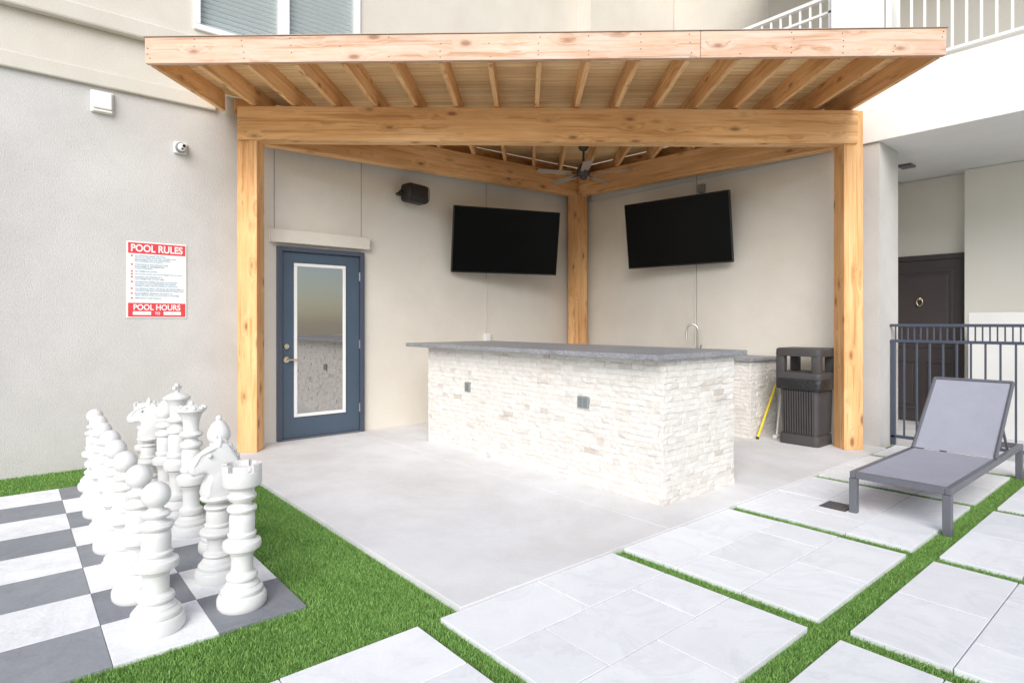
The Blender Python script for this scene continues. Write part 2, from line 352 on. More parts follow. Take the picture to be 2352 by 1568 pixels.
rail_pickets(RG,NAVY,4.39,6.4,yr,(1.125,1.262),.0575,'short_picket',.006)
MB().box((4.35,yr-.02,.0),(4.39,yr+.02,1.095),.003).build('post',NAVY,RG)
for x0,x1,lb in ((.36,3.84,'white upper floor balcony railing seen just above the pergola roof edge'),(4.36,6.6,'white upper floor balcony railing at the top right corner')):
    q=thing('balcony_railing',lb,'railing',((x0+x1)/2,.12,3.88))
    MB().box((x0,.09,4.95),(x1,.15,4.99),.004).build('top_rail',WHITE,q)
    MB().box((x0,.10,3.97),(x1,.14,4.0),.004).build('bottom_rail',WHITE,q)
    MB().box((x0,.10,4.78),(x1,.14,4.81),.004).build('middle_rail',WHITE,q)
    for xx in (x0+.01,x1-.05): MB().box((xx,.10,3.88),(xx+.04,.14,4.95)).build('end_post',WHITE,q)
    rail_pickets(q,WHITE,x0+.12,x1-.08,.12,(4.0,4.95),.115,'picket',.010)

# ------------------------------------------------------------------ pergola
PG=thing('pergola','triangular cedar pergola with sloping slatted roof over the stone bar','pergola',(2.2,-2.6,.012))
K=.035; Z0=3.425
FL=V((.925,-6.06,0)); FR=V((5.195,-1.245,0)); e=(FR-FL); L=e.length; e.normalize(); n=V((-e.y,e.x,0))
n3=V((n.x,n.y,K)).normalized(); z3=e.cross(n3)
def tt(p): return (V((p[0],p[1],0))-FL).dot(n)
def zb(p): return Z0+K*tt(p)
MF=frame(e,n3,z3,(FL.x,FL.y,Z0))
PLc=V((.30,-5.07,0)); PRc=V((4.155,-.32,0)); be=(PRc-PLc).normalized(); bn=V((-be.y,be.x,0))
timber('post',(PLc.x,PLc.y,.012),(PLc.x,PLc.y,3.452),.195,.195,CEDAR,PG,up=be)
timber('post',(PRc.x,PRc.y,.012),(PRc.x,PRc.y,3.458),.195,.195,CEDAR,PG,up=be)
timber('post',(.215,-.205,.012),(.215,-.205,3.27),.21,.21,CEDAR,PG,up=(1,0,0))
off=-bn*.045
a=PLc-be*.085+off; c=PRc+be*.03+off
timber('front_beam',(a.x,a.y,3.287),(c.x,c.y,3.287),.16,.335,CEDAR,PG)
def sidebeam(p,q):
    h=.315; timber('side_beam',(p[0],p[1],zb(p)-h/2-.004),(q[0],q[1],zb(q)-h/2-.004),.13,h,CEDAR,PG)
sidebeam((.20,-5.0),(.20,-.15)); sidebeam((4.09,-.19),(.275,-.19))
# ledger boards, added to cover the over-bright wall strips behind the rafter ends
def gap_cover(p,q):
    timber('gap_cover_board',(p[0],p[1],zb(p)+.088),(q[0],q[1],zb(q)+.088),.024,.17,RAFT,PG)
gap_cover((.016,-5.15),(.016,-.03)); gap_cover((3.82,-.016),(.03,-.016))
for i in range(17):
    s=min(max(i*L/16,.02),L-.02); p=FL+e*s
    te=min((p.x-.04)/-n.x,(-.04-p.y)/n.y)-.03
    M=frame(n3,-e,z3,MF@V((s,.02,0)))
    MB().box((0,-.021,0),(te-.02,.021,.185),.003).build('rafter',RAFT,PG,M)
def loc(p): d=V((p[0],p[1],0))-FL; return (d.dot(e),d.dot(n))
pl=FL; pr=FL+e*L
tl=(pl.x-.006)/abs(n.x); tr=abs(-.006-pr.y)/n.y
poly=[(0,0),(L,0),(L,tr),loc((.006,-.006)),(0,tl)]
MB().prism(poly,.187,.198).build('roof_deck',DECK,PG,MF)
poly2=[(-.01,-.058),(L+.01,-.058),(L+.01,tr-.03),loc((.02,-.02)),(-.01,tl-.03)]
MB().prism(poly2,.2075,.2135).build('roof_sheet',ROOFM,PG,MF)
poly3=[(.02,0),(L-.02,0),(L-.02,tr-.03),loc((.03,-.03)),(.02,tl-.03)]
MB().prism(poly3,.1995,.2055).build('roof_underlay',ROOFM,PG,MF)
nmesh=None
for s0,s1 in ((0,.7*L-.0015),(.7*L+.0015,L)):
    M=frame(e,n3,z3,MF@V((s0,-.05,-.004)))
    fb=MB().box((0,0,0),(s1-s0,.042,.210),.003).build('fascia_board',FASC,PG,M)
    for i in range(17):
        s=i*L/16
        if s0-.03<=s<=s1+.03:
            x=min(max(s-s0,.03),s1-s0-.03)
            for z in (.035,.075,.13,.18):
                if random.random()<.6:
                    MN=M@Matrix.Translation((x+random.uniform(-.012,.012),0,z+random.uniform(-.01,.01)))
                    if nmesh is None:
                        o=MB().cyl((0,-.0015,0),(0,.003,0),.005,n=8).build('nail_head',BRONZE,fb,MN); nmesh=o.data
                    else: place(bpy.data.objects.new('nail_head',nmesh),fb,MN)
s9=9*L/16; s10=10*L/16
fp=V((1.47,-1.42,0)); fl=loc(fp)
M=frame(e,n3,z3,MF@V((s9+.022,fl[1],.0)))
MB().box((0,-.06,.01),(s10-s9-.044,.06,.12),.003).build('fan_block',RAFT,PG,M)

# ------------------------------------------------------------------ ceiling fan
zt=zb(fp)+.008
F=thing('ceiling_fan','dark bronze five blade ceiling fan hanging under the pergola roof','ceiling fan',(fp.x,fp.y,zt))
MB().lathe([(0,zt),(.065,zt),(.067,zt-.02),(.045,zt-.055),(.018,zt-.06),(0,zt-.06)],(fp.x,fp.y,0),24).build('canopy',BRONZE,F,smooth=40)
MB().cyl((fp.x,fp.y,3.27),(fp.x,fp.y,zt-.05),.014).build('down_rod',BRONZE,F,smooth=40)
MB().lathe([(0,3.30),(.03,3.30),(.042,3.28),(.068,3.265),(.088,3.23),(.09,3.18),(.075,3.155),(.05,3.145),(.045,3.115),(.03,3.102),(0,3.10)],(fp.x,fp.y,0),28).build('motor_housing',BRONZE,F,smooth=40)
for k in range(5):
    a=R(72*k+30); M=Matrix.Translation((fp.x,fp.y,3.175))@Matrix.Rotation(a,4,'Z')@Matrix.Rotation(R(8),4,'X')
    bl=MB().prism([(.17,-.045),(.30,-.055),(.57,-.057),(.605,-.046),(.615,0),(.605,.046),(.57,.057),(.30,.055),(.17,.045)],-.004,.004).build('blade',BLADE,F,M)
    MB().box((.07,-.014,-.006),(.24,.014,-.0045+.009),.002).build('blade_arm',BRONZE,bl,M)

# ------------------------------------------------------------------ televisions
def tv(label,ctr,phi,tilt,w,h,wall):
    T=thing('television',label,'television',ctr,'wall mounted televisions')
    M=Matrix.Translation(ctr)@Matrix.Rotation(R(phi),4,'Z')@Matrix.Rotation(R(tilt),4,'X')
    MB().box((-w/2,-.012,-h/2),(w/2,.035,h/2),.006).build('casing',BLACK,T,M)
    MB().box((-w/2+.012,-.0145,-h/2+.018),(w/2-.012,-.0125,h/2-.012)).build('screen',SCREEN,T,M)
    mt=MB(); bk=M@V((0,.05,0)); wp=V(wall)
    mt.box((-.2,.036,-.2),(.2,.05,.2),.004,M=M); mt.tube([bk,(bk+wp)/2+V((0,0,.03)),wp],.02,8)
    if abs(wall[0])<.05: mt.box((0.001,wp.y-.12,wp.z-.15),(.02,wp.y+.12,wp.z+.15),.004)
    else: mt.box((wp.x-.12,-.02,wp.z-.15),(wp.x+.12,-.001,wp.z+.15),.004)
    mt.build('wall_mount',BLACK,T)
tv('black television on the wall left of the corner post, swung toward the courtyard',V((.42,-1.80,2.40)),70.6,9,1.52,.87,(.01,-1.80,2.38))
tv('black television on the wall right of the corner post, above the sink tap',V((2.06,-.30,2.487)),8.2,8,1.46,.88,(2.06,-.01,2.45))
tag(MB().tube([(.06,-1.80,2.1),(.012,-1.835,1.9),(.012,-1.842,1.5),(.014,-1.828,1.2),(.02,-1.835,1.1)],.005,6).build('power_cable',CREAM,smooth=60),'thin pale cable hanging below the left television down to the wall outlet','cable')
o=thing('wall_outlet','small beige outlet box on the left wall below the television','outlet',(0,-1.83,1.06))
MB().box((.001,-1.885,1.02),(.045,-1.775,1.16),.008).build('box',CREAM,o); MB().box((.045,-1.865,1.045),(.052,-1.795,1.135),.003).build('cover',WHITE,o)
tag(MB().tube([(2.16,-.05,2.2),(2.165,-.010,2.0),(2.15,-.010,1.6),(2.165,-.010,1.25),(2.16,-.012,1.0)],.004,6).build('power_cable',CREAM,smooth=60),'thin pale cable running down the right wall behind the sink tap','cable')
o=thing('junction_box','small grey box on the right wall above the television','junction box',(2.26,0,3.05))
MB().box((2.22,-.06,3.0),(2.31,-.001,3.11),.006).build('box',GREYPL,o); MB().cyl((2.265,-.03,2.93),(2.265,-.03,3.0),.012).build('conduit',GREYPL,o)

# ------------------------------------------------------------------ speaker
S=thing('loudspeaker','black rounded outdoor loudspeaker on the wall above the blue door','speaker',(0,-3.12,2.9))
Ms=Matrix.Translation((.20,-3.09,2.9))@Matrix.Rotation(R(12),4,'Z')
cab=MB().box((-.11,-.165,-.115),(.085,.165,.115),.045)
cab.build('cabinet',BLACK,S,Ms,smooth=50)
gr=MB()
for k in range(13):
    yy=-.132+k*.022
    gr.tube([(.088+.02*math.cos(b),yy,.095*math.sin(b)) for b in [R(-80+16*j) for j in range(11)]],.004,6)
gr.build('grille',BRONZE,S,Ms,smooth=60)
MB().box((.001,-3.17,2.84),(.02,-3.07,2.96),.005).tube([(.02,-3.12,2.9),(.05,-3.27,2.9),(.15,-3.285,2.9)],.016,8).cyl((.16,-3.285,2.9),(.165,-3.25,2.9),.035).build('bracket',BLACK,S,smooth=40)

S=thing('security_camera','small white dome security camera on the stucco wall left of the pergola','camera',(0,-5.65,3.02))
MB().box((.001,-5.71,2.965),(.04,-5.595,3.08),.010).build('base',WHITE,S)
MB().lathe([(0,0),(.048,0),(.050,.024),(.045,.04),(.04,.045),(0,.045)],(0,0,0),24).build('ring',GREYPL,S,Matrix.Translation((.04,-5.655,3.02))@Matrix.Rotation(R(90),4,'Y'),smooth=40)
MB().ball((.076,-5.65,3.017),.040).build('eyeball',WHITE,S,smooth=60)
MB().cyl((.108,-5.64,3.026),(.118,-5.638,3.026),.015).cyl((.106,-5.652,3.0),(.115,-5.652,2.998),.009).build('lens',BLACK,S,smooth=40)
S=thing('wall_light','square white wall light box high on the stucco wall','wall light',(0,-6.29,3.32))
MB().box((.001,-6.378,3.222),(.025,-6.202,3.422),.008).build('backplate',CREAM,S)
MB().box((.025,-6.364,3.252),(.058,-6.216,3.412),.012).build('diffuser',WHITE,S)
MB().box((.025,-6.364,3.228),(.048,-6.216,3.248),.004).build('lower_trim',CREAM,S)

# ------------------------------------------------------------------ pool rules sign
S=thing('pool_sign','white and red pool rules sign on the stucco wall above the chess pieces','sign',(0,-5.85,1.35))
sy0,sy1,sz0,sz1=-6.10,-5.595,1.35,2.075
MB().box((.002,sy0,sz0),(.008,sy1,sz1),.002).build('panel',WHITE,S)
def flat(nm,a,c,z0,z1,mat,x=.0085,th=.0012): return MB().box((x,a,z0),(x+th,c,z1)).build(nm,mat,S)
flat('header_band',sy0+.012,sy1-.012,1.962,2.062,RED); flat('footer_band',sy0+.012,sy1-.012,1.362,1.492,RED)
flat('hours_box',sy0+.05,sy0+.20,1.378,1.412,WHITE,.0098); flat('hours_box',sy1-.20,sy1-.05,1.378,1.412,WHITE,.0098)
def text(s,y0,y1,z0,z1,mat,x,nm,bold=0):
    cu=bpy.data.curves.new(nm,'FONT'); cu.body=s; cu.size=1; cu.offset=bold
    ob=bpy.data.objects.new(nm,cu); C.objects.link(ob); bpy.context.view_layer.update()
    dg=bpy.context.evaluated_depsgraph_get(); me=bpy.data.meshes.new_from_object(ob.evaluated_get(dg)); bpy.data.objects.remove(ob)
    co=np.empty(len(me.vertices)*3); me.vertices.foreach_get('co',co); co=co.reshape(-1,3); lo=co.min(0); hi=co.max(0)
    sx=(y1-y0)/(hi[0]-lo[0]); sz=(z1-z0)/(hi[1]-lo[1])
    nc=np.column_stack([np.full(len(co),x),y0+(co[:,0]-lo[0])*sx,z0+(co[:,1]-lo[1])*sz]); me.vertices.foreach_set('co',nc.ravel()); me.update()
    me.materials.clear(); me.materials.append(mat); return place(bpy.data.objects.new(nm,me),S)
text('POOL RULES',sy0+.035,sy1-.035,1.977,2.048,WHITE,.0105,'heading_text',.03)
text('POOL HOURS',sy0+.055,sy1-.055,1.424,1.480,WHITE,.0105,'footer_text',.03)
text('TO',-5.87,-5.825,1.38,1.408,WHITE,.0105,'footer_text',.03)
para=[["ALL PERSONS USING THE POOL","DO SO AT THEIR OWN RISK. OWNERS AND","MANAGEMENT ARE NOT RESPONSIBLE","FOR ACCIDENTS OR INJURY."],["THIS POOL IS FOR PRIVATE USE","MANAGEMENT USE MEMBERSHIP","CARDS REQUIRED."],["NO ANIMALS ALLOWED."],["NO FOOD, FOOD OR GLASS PERMITTED IN POOL."],["RUNNING OR HORSEPLAY IS","NOT PERMITTED AT ANYTIME."],["NO PERSONS UNDER THE AGE OF FOURTEEN","WITHOUT ADULT SUPERVISION OR PARENT","PRESENT SHALL BE ALLOWED IN THE POOL."],["ALL PERSONS USING THE POOL OR RESTROOMS TO","THE RESTROOM AND SHOWER BEFORE ENTERING POOL."],["MANAGEMENT RESERVES THE RIGHT TO","DENY USE OF POOL TO ANYONE AT ANYTIME."],["EMERGENCY ASSISTANCE #"]]
z=1.945; lh=.0185
for p in para:
    MB().box((.0085,sy0+.035,z-.013),(.0095,sy0+.049,z)).build('bullet',RED,S)
    for ln in p:
        text(ln,sy0+.068,min(sy0+.068+len(ln)*.0098,sy1-.02),z-.0125,z,SBLUE,.0092,'rule_text',.012); z-=lh
    z-=.0085

# ------------------------------------------------------------------ bar
def veneer(mb,o,u,nr,Ln,H,rows):
    o=V(o);u=V(u);nr=V(nr); h=H/rows; up=V((0,0,1))
    for r in range(rows):
        x=-random.uniform(0,.2)
        while x<Ln:
            w=random.choice([.06,.08,.10,.13,.16])*random.uniform(.85,1.15); a=max(x,0); c=min(x+w,Ln); x+=w
            if c-a<.012: continue
            q=random.random(); tone=random.uniform(.76,1) if q<.86 else (random.uniform(.5,.76) if q<.97 else random.uniform(.12,.5))
            d=random.uniform(.007,.015); g=.0005
            def P(s,zz,dd): return o+u*s+up*zz+nr*dd
            j=lambda: d+random.uniform(-.004,.004)
            z0=r*h+g; z1=(r+1)*h-g
            zm=z0+(z1-z0)*random.uniform(.35,.65); am=a+(c-a)*random.uniform(.35,.65)
            A=[P(a+g,z0,-.02),P(c-g,z0,-.02),P(c-g,z1,-.02),P(a+g,z1,-.02),P(a+g,z0,j()),P(c-g,z0,j()),P(c-g,z1,j()),P(a+g,z1,j()),P(am,zm,d+random.uniform(-.003,.006))]
            mb.add(A,[(0,1,2,3),(0,4,5,1),(1,5,6,2),(2,6,7,3),(3,7,4,0),(4,8,5),(5,8,6),(6,8,7),(7,8,4)],tone)
def stonebase(x0,x1,y0,y1,H,rows,sides):
    mb=MB(); mb.box((x0+.01,y0+.01,.012),(x1-.01,y1-.01,.012+H-.002),tone=.4)
    if 'f' in sides: veneer(mb,(x0,y0+.01,.012),(1,0,0),(0,-1,0),x1-x0,H,rows)
    if 'r' in sides: veneer(mb,(x1-.01,y0-.004,.012),(0,1,0),(1,0,0),y1-y0+.004,H,rows)
    if 'l' in sides: veneer(mb,(x0+.01,y1,.012),(0,-1,0),(-1,0,0),y1-y0+.004,H,rows)
    if 'b' in sides: veneer(mb,(x1,y1-.01,.012),(-1,0,0),(0,1,0),x1-x0,H,rows)
    return mb
BAR=thing('bar_counter','long white split face stone bar with grey granite top under the pergola','bar',(2.58,-2.95,.012))
stonebase(1.04,4.105,-3.43,-2.49,1.03,24,'frlb').build('stone_base',STONE,BAR)
MB().box((.80,-3.58,1.043),(4.165,-2.38,1.083),.006).build('countertop',GRAN,BAR)
for x,z,w in ((1.78,.665,.085),(3.35,.67,.12)):
    q=MB().box((x-w/2,-3.450,z-.046),(x+w/2,-3.40,z+.046),.004).build('outlet_plate',GREYPL,BAR)
    k=2 if w>.1 else 1
    for i in range(k):
        xx=x+(i-(k-1)/2)*.052; MB().box((xx-.017,-3.454,z-.032),(xx+.017,-3.4505,z+.032),.001).build('outlet_cover',GREYP2,q)
BC=thing('back_counter','low stone counter with granite top against the right wall behind the bar','counter',(2.1,-.35,.012))
stonebase(.42,3.26,-.62,-.04,.86,20,'fr').build('stone_base',STONE,BC)
MB().box((.42,-.67,.874),(3.30,-.03,.912),.005).build('countertop',GRAN,BC)
FA=thing('sink_faucet','steel gooseneck sink tap standing on the back counter','faucet',(2.35,-.24,.912))
fx,fy=2.35,-.24
arc=[(fx,fy,.92),(fx,fy,1.17)]+[(fx-.06+.06*math.cos(t),fy-.035+.035*math.cos(t),1.20+.085*math.sin(t)) for t in [i*PI/10 for i in range(11)]]
MB().cyl((fx,fy,.912),(fx,fy,.93),.03).build('base',STEEL,FA,smooth=40)
MB().tube(arc,.013,12).build('spout',STEEL,FA,smooth=60)
MB().cyl((fx-.12,fy-.07,1.20),(fx-.125,fy-.073,1.10),.014,.018).build('spray_head',STEEL,FA,smooth=50)
MB().tube([(fx,fy,.97),(fx+.05,fy-.03,.975),(fx+.07,fy-.04,1.03)],.008,8).build('lever',STEEL,FA,smooth=60)
T=thing('yellow_pole','thin yellow pole leaning on the end of the stone back counter','pole',(3.30,-.56,.012))
MB().cyl((3.315,-.575,.03),(3.315,-.13,.62),.013).build('shaft',YEL,T,smooth=40)
MB().cyl((3.315,-.59,.013),(3.315,-.575,.032),.016).build('end_cap',BLACK,T,smooth=40)
T=thing('white_pole','short white pole standing between the trash can and stone counter','pole',(3.42,-.40,.012))
MB().cyl((3.425,-.36,.05),(3.36,-.12,.48),.011).build('shaft',WHITE,T,smooth=40)
MB().box((3.40,-.41,.012),(3.45,-.32,.05),.01).build('foot',WHITE,T)

# ------------------------------------------------------------------ trash can
T=thing('trash_can','dark brown square plastic trash can with open hood beside the right post','trash can',(3.77,-.40,.012))
cx,cy=3.755,-.385
def rsq(h,rad=.05,k=5):
    pts=[]
    for sx,sy,a0 in ((1,-1,-90),(1,1,0),(-1,1,90),(-1,-1,180)):
        for i in range(k+1):
            a=R(a0+90*i/k); pts.append((cx+sx*(h-rad)+rad*math.cos(a),cy+sy*(h*.9-rad)+rad*math.sin(a)))
    return pts
def loft(mb,secs):
    vs=[]
    for h,z in secs:
        p=rsq(h); k=len(p); vs+=[V((x,y,z)) for x,y in p]
    fs=[(i*k+j,i*k+(j+1)%k,(i+1)*k+(j+1)%k,(i+1)*k+j) for i in range(len(secs)-1) for j in range(k)]
    fs+=[list(range(k))[::-1],[(len(secs)-1)*k+j for j in range(k)]]
    mb.add(vs,fs)
bd=MB(); loft(bd,[(.205,.012),(.21,.03),(.205,.12),(.19,.125),(.205,.60),(.232,.61),(.235,.70)])
body=bd.build('body',CAN,T,smooth=35)
rb=MB()
for k in range(13):
    f=(k-6)/6*.155
    rb.hexa([V((cx+f-.007,cy-.192,.14)),V((cx+f+.007,cy-.192,.14)),V((cx+f+.007,cy-.165,.14)),V((cx+f-.007,cy-.165,.14)),V((cx+f-.007,cy-.205,.585)),V((cx+f+.007,cy-.205,.585)),V((cx+f+.007,cy-.17,.585)),V((cx+f-.007,cy-.17,.585))])
    g2=f*.9
    rb.hexa([V((cx+.20,cy+g2-.007,.14)),V((cx+.20,cy+g2+.007,.14)),V((cx+.18,cy+g2+.007,.14)),V((cx+.18,cy+g2-.007,.14)),V((cx+.216,cy+g2-.007,.585)),V((cx+.216,cy+g2+.007,.585)),V((cx+.18,cy+g2+.007,.585)),V((cx+.18,cy+g2-.007,.585))])
rb.build('ribs',CAN,body)
bg=MB(); loft(bg,[(.238,.60),(.243,.64),(.239,.70),(.236,.722)]); bg.build('bin_liner',BAG,T,smooth=50)
hd=MB(); loft(hd,[(.238,.715),(.242,.73),(.238,.775),(.23,.78)])
for sx in (-1,1):
    for sy in (-1,1):
        px,py=cx+sx*.185,cy+sy*.165
        hd.box((px-.045,py-.042,.775),(px+.045,py+.042,.96),.012)
loft(hd,[(.236,.95),(.24,.965),(.238,1.02),(.225,1.035)])
hd.build('hood',CAN,T,smooth=35)

# ------------------------------------------------------------------ lounge chair
T=thing('lounge_chair','dark grey metal lounge chair with raised sling back on the marble pavers','lounge chair',(5.28,-1.5,ZP))
xa,xb,ya,yb=4.985,5.565,-2.53,-.42; fz=.285
fr=MB().box((xa,ya,fz-.045),(xa+.035,yb,fz),.005).box((xb-.035,ya,fz-.045),(xb,yb,fz),.005).box((xa+.035,ya,fz-.045),(xb-.035,ya+.035,fz),.005).box((xa+.035,yb-.035,fz-.045),(xb-.035,yb,fz),.005).box((xa+.035,-1.30,fz-.045),(xb-.035,-1.27,fz-.015),.005)
fr.build('frame',DGREY,T)
for x in (xa,xb-.045):
    for y in (ya,yb-.045):
        MB().box((x-.003,y-.003,ZP-.002 if x<5.4 else -.014),(x+.045,y+.045,fz-.046),.004).build('leg',DGREY,T)
def sling(y0,z0,y1,z1,sag,nm):
    mb=MB(); k=10; u=V((0,y1-y0,z1-z0)).normalized(); nn=V((0,-u.z,u.y))
    vs=[]
    for i in range(k+1):
        for j in range(k+1):
            a=i/k;b=j/k; d=-sag*(1-(2*a-1)**2)*(1-(2*b-1)**4)
            vs.append(V((xa+.03+(xb-xa-.06)*a,y0+(y1-y0)*b,z0+(z1-z0)*b))+nn*d)
    fs=[(i*(k+1)+j,(i+1)*(k+1)+j,(i+1)*(k+1)+j+1,i*(k+1)+j+1) for i in range(k) for j in range(k)]
    return mb.add(vs,fs).build(nm,SLING,T,smooth=60)
sling(ya+.02,fz-.004,-1.285,fz-.004,.012,'seat')
bkz=.815; bky=-.69
bs=sling(-1.275,fz+.004,bky,bkz,.006,'backrest')
bf=MB()
for x in (xa+.022,xb-.022): bf.tube([(x,-1.29,fz-.004),(x,bky,bkz)],.014,8)
bf.tube([(xa+.022,bky,bkz),(xb-.022,bky,bkz)],.014,8)
bf.build('back_frame',DGREY,T,smooth=50)
for x in (xa+.06,xb-.06):
    MB().tube([(x,-.95,.575),(x,-.68,fz-.03)],.010,8).build('back_support',DGREY,T,smooth=50)
T=thing('drain_grate','small black square drain grate set in the marble pavers by the lounge chair','drain',(4.88,-2.46,ZP))
MB().box((4.79,-2.55,-.008),(4.965,-2.37,ZP+.005)).build('frame',BROWN,T)
s=MB()
for k in range(7): s.box((4.80+k*.023,-2.54,ZP+.005),(4.813+k*.023,-2.38,ZP+.009))
s.build('slots',DGREY,T)

# ------------------------------------------------------------------ chess
tx,ty=.398,.375; BX,BY=3.90,-5.894
cb=MB()
for r in range(8):
    for c in range(8):
        cb.box((BX-(r+1)*tx+.001,BY-(c+1)*ty+.001,-.05),(BX-r*tx-.001,BY-c*ty-.001,-.004),.002,tone=random.uniform(.7,1) if (r+c)%2 else random.uniform(0,.3))
tag(cb.build('chessboard',BOARD),'large grey and white tiled chessboard set in the turf','chessboard')
base=[(0,0),(.104,0),(.111,.010),(.1135,.025),(.1125,.046),(.106,.058),(.096,.062),(.094,.064),(.097,.070),(.096,.082),(.088,.092),(.080,.096),(.078,.104),(.068,.114),(.062,.122),(0,.124)]
stem0=[(0,.120),(.058,.120),(.070,.126),(.074,.137),(.070,.149),(.058,.155),(.052,.162),(.051,.19),(.051,.222),(.055,.240),(.063,.248),(.064,.254),(.069,.258),(.086,.264),(.091,.280),(.088,.296),(.074,.304),(.060,.308),(.056,.314),(.066,.322),(.067,.332),(.058,.340),(.059,.36),(.0595,.39),(.057,.415),(.052,.422),(.053,.428),(.066,.433),(.070,.443),(.066,.453),(.048,.458),(.040,.466),(.036,.478),(0,.478)]
def stem(zt,w): k=(zt-.120)/(.478-.120); return [(r*w if r>0 else 0,.120+(z-.120)*k) for r,z in stem0]
def sph(c,r,a0): return [(r*math.cos(R(a)),c+r*math.sin(R(a))) for a in range(a0,90,10)]+[(0,c+r)]
def piece(kind):
    zt={'pawn':.478,'rook':.485,'knight':.40,'bishop':.55,'queen':.60,'king':.64}[kind]
    root=thing('chess_'+kind,'x','chess piece')
    MB().lathe([(r*(.99 if kind=='pawn' else .95),z) for r,z in base],n=48).build('base',PLAST,root,smooth=30)
    MB().lathe(stem(zt,.97 if kind=='pawn' else .93),n=48).build('stem',PLAST,root,smooth=30)
    h=MB()
    if kind=='pawn': h.lathe([(0,.474),(.038,.476),(.054,.484),(.058,.494),(.050,.503),(.036,.507),(.029,.516)]+sph(.572,.057,-60),n=48)
    if kind=='rook':
        h.lathe([(0,.48),(.046,.482),(.060,.495),(.064,.508),(.054,.52),(.052,.535),(.062,.548),(.082,.556),(.087,.565),(.087,.622),(.083,.626),(.064,.626),(.064,.59),(0,.588)],n=48)
        for k in range(6):
            a0=R(60*k+8);a1=R(60*k+52); m=6; vs=[]
            for z in (.6255,.656):
                for rr in (.065,.0865):
                    vs+=[V((rr*math.cos(a0+(a1-a0)*i/m),rr*math.sin(a0+(a1-a0)*i/m),z)) for i in range(m+1)]
            q=m+1; fs=[]
            for i in range(m):
                fs+=[(i,i+1,q+i+1,q+i),(2*q+i,3*q+i,3*q+i+1,2*q+i+1),(q+i,q+i+1,3*q+i+1,3*q+i),(i,2*q+i,2*q+i+1,i+1)]
            fs+=[(0,q,3*q,2*q),(m,2*q+m,3*q+m,q+m)]
            h.add(vs,fs)
    if kind=='bishop':
        h.lathe([(0,.545),(.043,.547),(.060,.556),(.064,.566),(.056,.577),(.042,.583),(.038,.595),(.048,.604),(.050,.612),(.044,.618),(.053,.63),(.062,.652),(.061,.675),(.052,.702),(.036,.728),(.021,.742),(.012,.746)]+sph(.758,.017,-40),n=48)
    if kind=='queen':
        h.lathe([(0,.595),(.044,.597),(.062,.606),(.068,.618),(.060,.63),(.046,.636),(.043,.65),(.047,.69),(.058,.735),(.076,.755),(.084,.762),(.084,.776),(.076,.782),(.06,.786),(.035,.796),(.014,.80)]+sph(.808,.015,-40),n=48)
        for k in range(10):
            a=R(36*k); h.ball((.076*math.cos(a),.076*math.sin(a),.78),.013,10)
    if kind=='king':
        h.lathe([(0,.635),(.044,.637),(.062,.646),(.068,.658),(.060,.67),(.046,.676),(.043,.69),(.047,.73),(.058,.775),(.074,.793),(.079,.80),(.079,.812),(.068,.82),(.045,.832),(.022,.84),(0,.842)],n=48)
    if kind=='knight':
        h.lathe([(0,.395),(.05,.397),(.076,.408),(.083,.42),(.074,.434),(0,.438)],n=48)
    if kind!='knight': h.build('head',PLAST,root,smooth=30)
    else:
        h.build('collar',PLAST,root,smooth=30)
        out=[(-.070,.43),(-.088,.49),(-.096,.55),(-.090,.61),(-.066,.660),(-.032,.690),(-.004,.714),(.014,.690),(.050,.676),(.090,.648),(.126,.618),(.143,.592),(.141,.564),(.120,.546),(.094,.551),(.070,.556),(.054,.544),(.054,.522),(.068,.49),(.076,.455),(.070,.43)]
        bm=bmesh.new(); vv=[bm.verts.new((-.040,-f,z)) for f,z in out]; fc=bm.faces.new(vv)
        ex=bmesh.ops.extrude_face_region(bm,geom=[fc]); vs=[v for v in ex['geom'] if isinstance(v,bmesh.types.BMVert)]
        bmesh.ops.translate(bm,verts=vs,vec=(.080,0,0))
        for v in bm.verts:
            f=-v.co.y; z=v.co.z; k=1.0
            if f>.05: k=1-.30*min((f-.05)/.09,1)
            if z>.675: k*=.65
            if z<.5: k*=1+.5*(.5-z)/.07
            v.co.x*=k
        bmesh.ops.recalc_face_normals(bm,faces=bm.faces[:])
        ed=[x for x in bm.edges if len(x.link_faces)==2 and any(len(f.verts)>8 for f in x.link_faces)]
        bmesh.ops.bevel(bm,geom=ed,offset=.016,segments=4,profile=.5,affect='EDGES')
        me=bpy.data.meshes.new('head'); bm.to_mesh(me); bm.free(); me.materials.append(PLAST); me.shade_smooth(); me.set_sharp_from_angle(angle=R(50))
        hh=place(bpy.data.objects.new('head',me),root)
        mn=MB()
        for k in range(8):
            f=[-.080,-.092,-.098,-.096,-.086,-.070,-.050,-.026][k]; z=[.47,.505,.54,.575,.61,.64,.665,.686][k]
            mn.ball((0,-f+.004,z),.024,12,(.6,1,1.0))
        mn.build('mane',PLAST,hh,smooth=60)
        for sx in (-1,1):
            MB().ball((sx*.036,-.052,.640),.011,12).build('eye',PLAST,hh,smooth=60)
            MB().ball((sx*.026,.002,.70),.017,12,(.5,.7,1.7)).build('ear',PLAST,hh,smooth=60)
    if kind=='king':
        MB().box((-.012,-.012,.838),(.012,.012,.90),.004).box((-.011,-.034,.86),(.011,-.0125,.882),.004).box((-.011,.0125,.86),(.011,.034,.882),.004).build('cross',PLAST,root)
    return root
def dup(root):
    r=root.copy(); C.objects.link(r)
    for ch in list(root.children):
        q=ch.copy(); C.objects.link(q); q.parent=r
        for gch in ch.children:
            w=gch.copy(); C.objects.link(w); w.parent=q
    return r
first={}
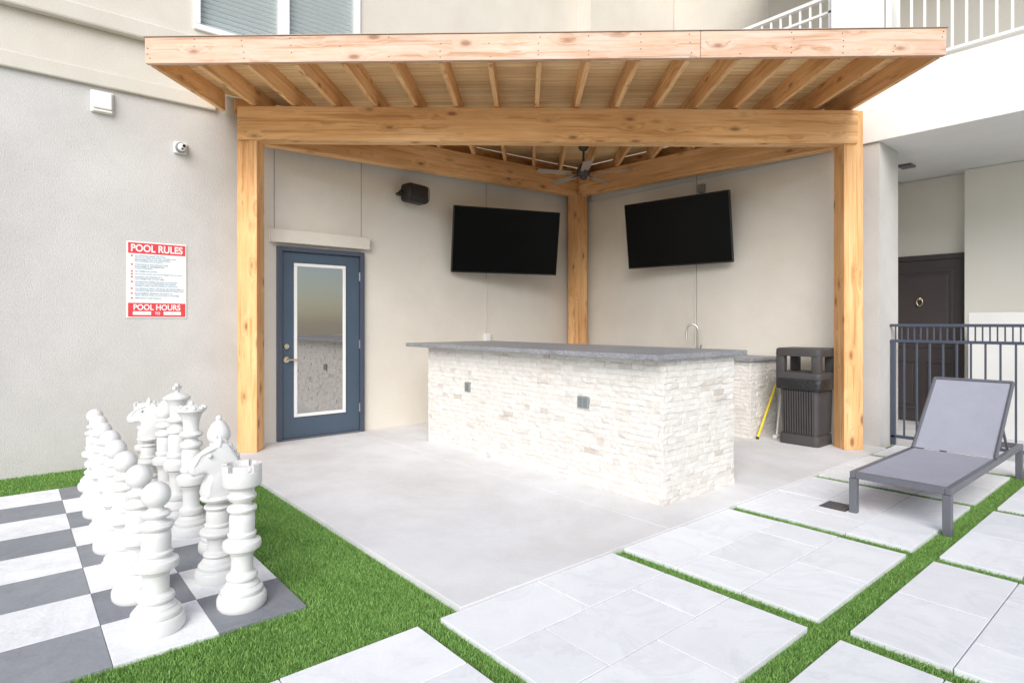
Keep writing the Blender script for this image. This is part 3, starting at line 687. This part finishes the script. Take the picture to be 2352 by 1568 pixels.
def put(kind,row,col,dx,dy,rz,label,group):
    if kind not in first: first[kind]=piece(kind); o=first[kind]
    else: o=dup(first[kind])
    o.location=(BX-(row+.5)*tx+dx,BY-(col+.5)*ty+dy,-.004); o.rotation_euler=(0,0,R(rz)); o['label']=label; o['group']=group
G1='white chess pieces on the back row'; G2='white chess pawns'
put('rook',0,0,.0,-.04,10,'white rook at the near corner of the board beside the turf',G1)
put('knight',1,0,.02,-.05,8,'white horse headed knight just behind the near rook',G1)
put('bishop',2,0,.0,.06,0,'white bishop between the near knight and the queen',G1)
put('queen',3,0,.0,-.0,0,'white queen with flared round crown beside the tall king',G1)
put('king',4,0,.0,.0,40,'tallest white piece, the king with a cross on top',G1)
put('bishop',5,0,.0,.0,0,'white bishop just beyond the king',G1)
put('knight',6,0,.0,-.04,-6,'white horse headed knight at the far end of the back row',G1)
put('rook',7,0,.0,.0,0,'white rook farthest back, nearest the stucco wall',G1)
pl=['white pawn nearest the camera, in front of the near rook','second white pawn from the camera, in front of the near knight','third white pawn from the camera, in front of the near bishop','fourth white pawn from the camera, in front of the queen','fifth white pawn from the camera, in front of the king','sixth white pawn from the camera, in front of the far bishop','seventh white pawn from the camera, in front of the far knight','farthest white pawn, nearest the stucco wall']
for i,lb in enumerate(pl):
    put('pawn',i,1,random.uniform(-.015,.015),[-.01,-.015,-.02,-.015,0,.0,.015,.03][i],random.uniform(0,90),lb,G2)

# ------------------------------------------------------------------ camera, light, world
cam=bpy.data.cameras.new('camera'); co=bpy.data.objects.new('camera',cam); C.objects.link(co)
co.location=(6.62,-6.95,1.30); co.rotation_euler=(R(90),0,R(49.8)); cam.sensor_width=36; cam.sensor_fit='HORIZONTAL'; cam.lens=36*1370/2352; cam.shift_y=-42/2352; cam.clip_end=500; cam.clip_start=.05
SC.camera=co
S=V((.66,-.70,.65)).normalized()
sun=bpy.data.lights.new('sun','SUN'); sun.energy=3.75; sun.angle=R(48); sun.color=(1,.98,.94)
so=bpy.data.objects.new('sun',sun); C.objects.link(so); so.rotation_euler=S.to_track_quat('Z','Y').to_euler()
w=bpy.data.worlds.new('World'); SC.world=w; w.use_nodes=True; nt=w.node_tree; nt.nodes.clear()
sk=nt.nodes.new('ShaderNodeTexSky'); sk.sky_type='NISHITA'; sk.sun_disc=False; sk.sun_elevation=math.asin(S.z); sk.sun_rotation=math.atan2(S.x,S.y)
bg=nt.nodes.new('ShaderNodeBackground'); bg.inputs[1].default_value=.15; ou=nt.nodes.new('ShaderNodeOutputWorld')
nt.links.new(sk.outputs[0],bg.inputs[0]); nt.links.new(bg.outputs[0],ou.inputs[0])
SC.view_settings.view_transform='Standard'; SC.view_settings.look='None'; SC.view_settings.exposure=0; SC.view_settings.gamma=1
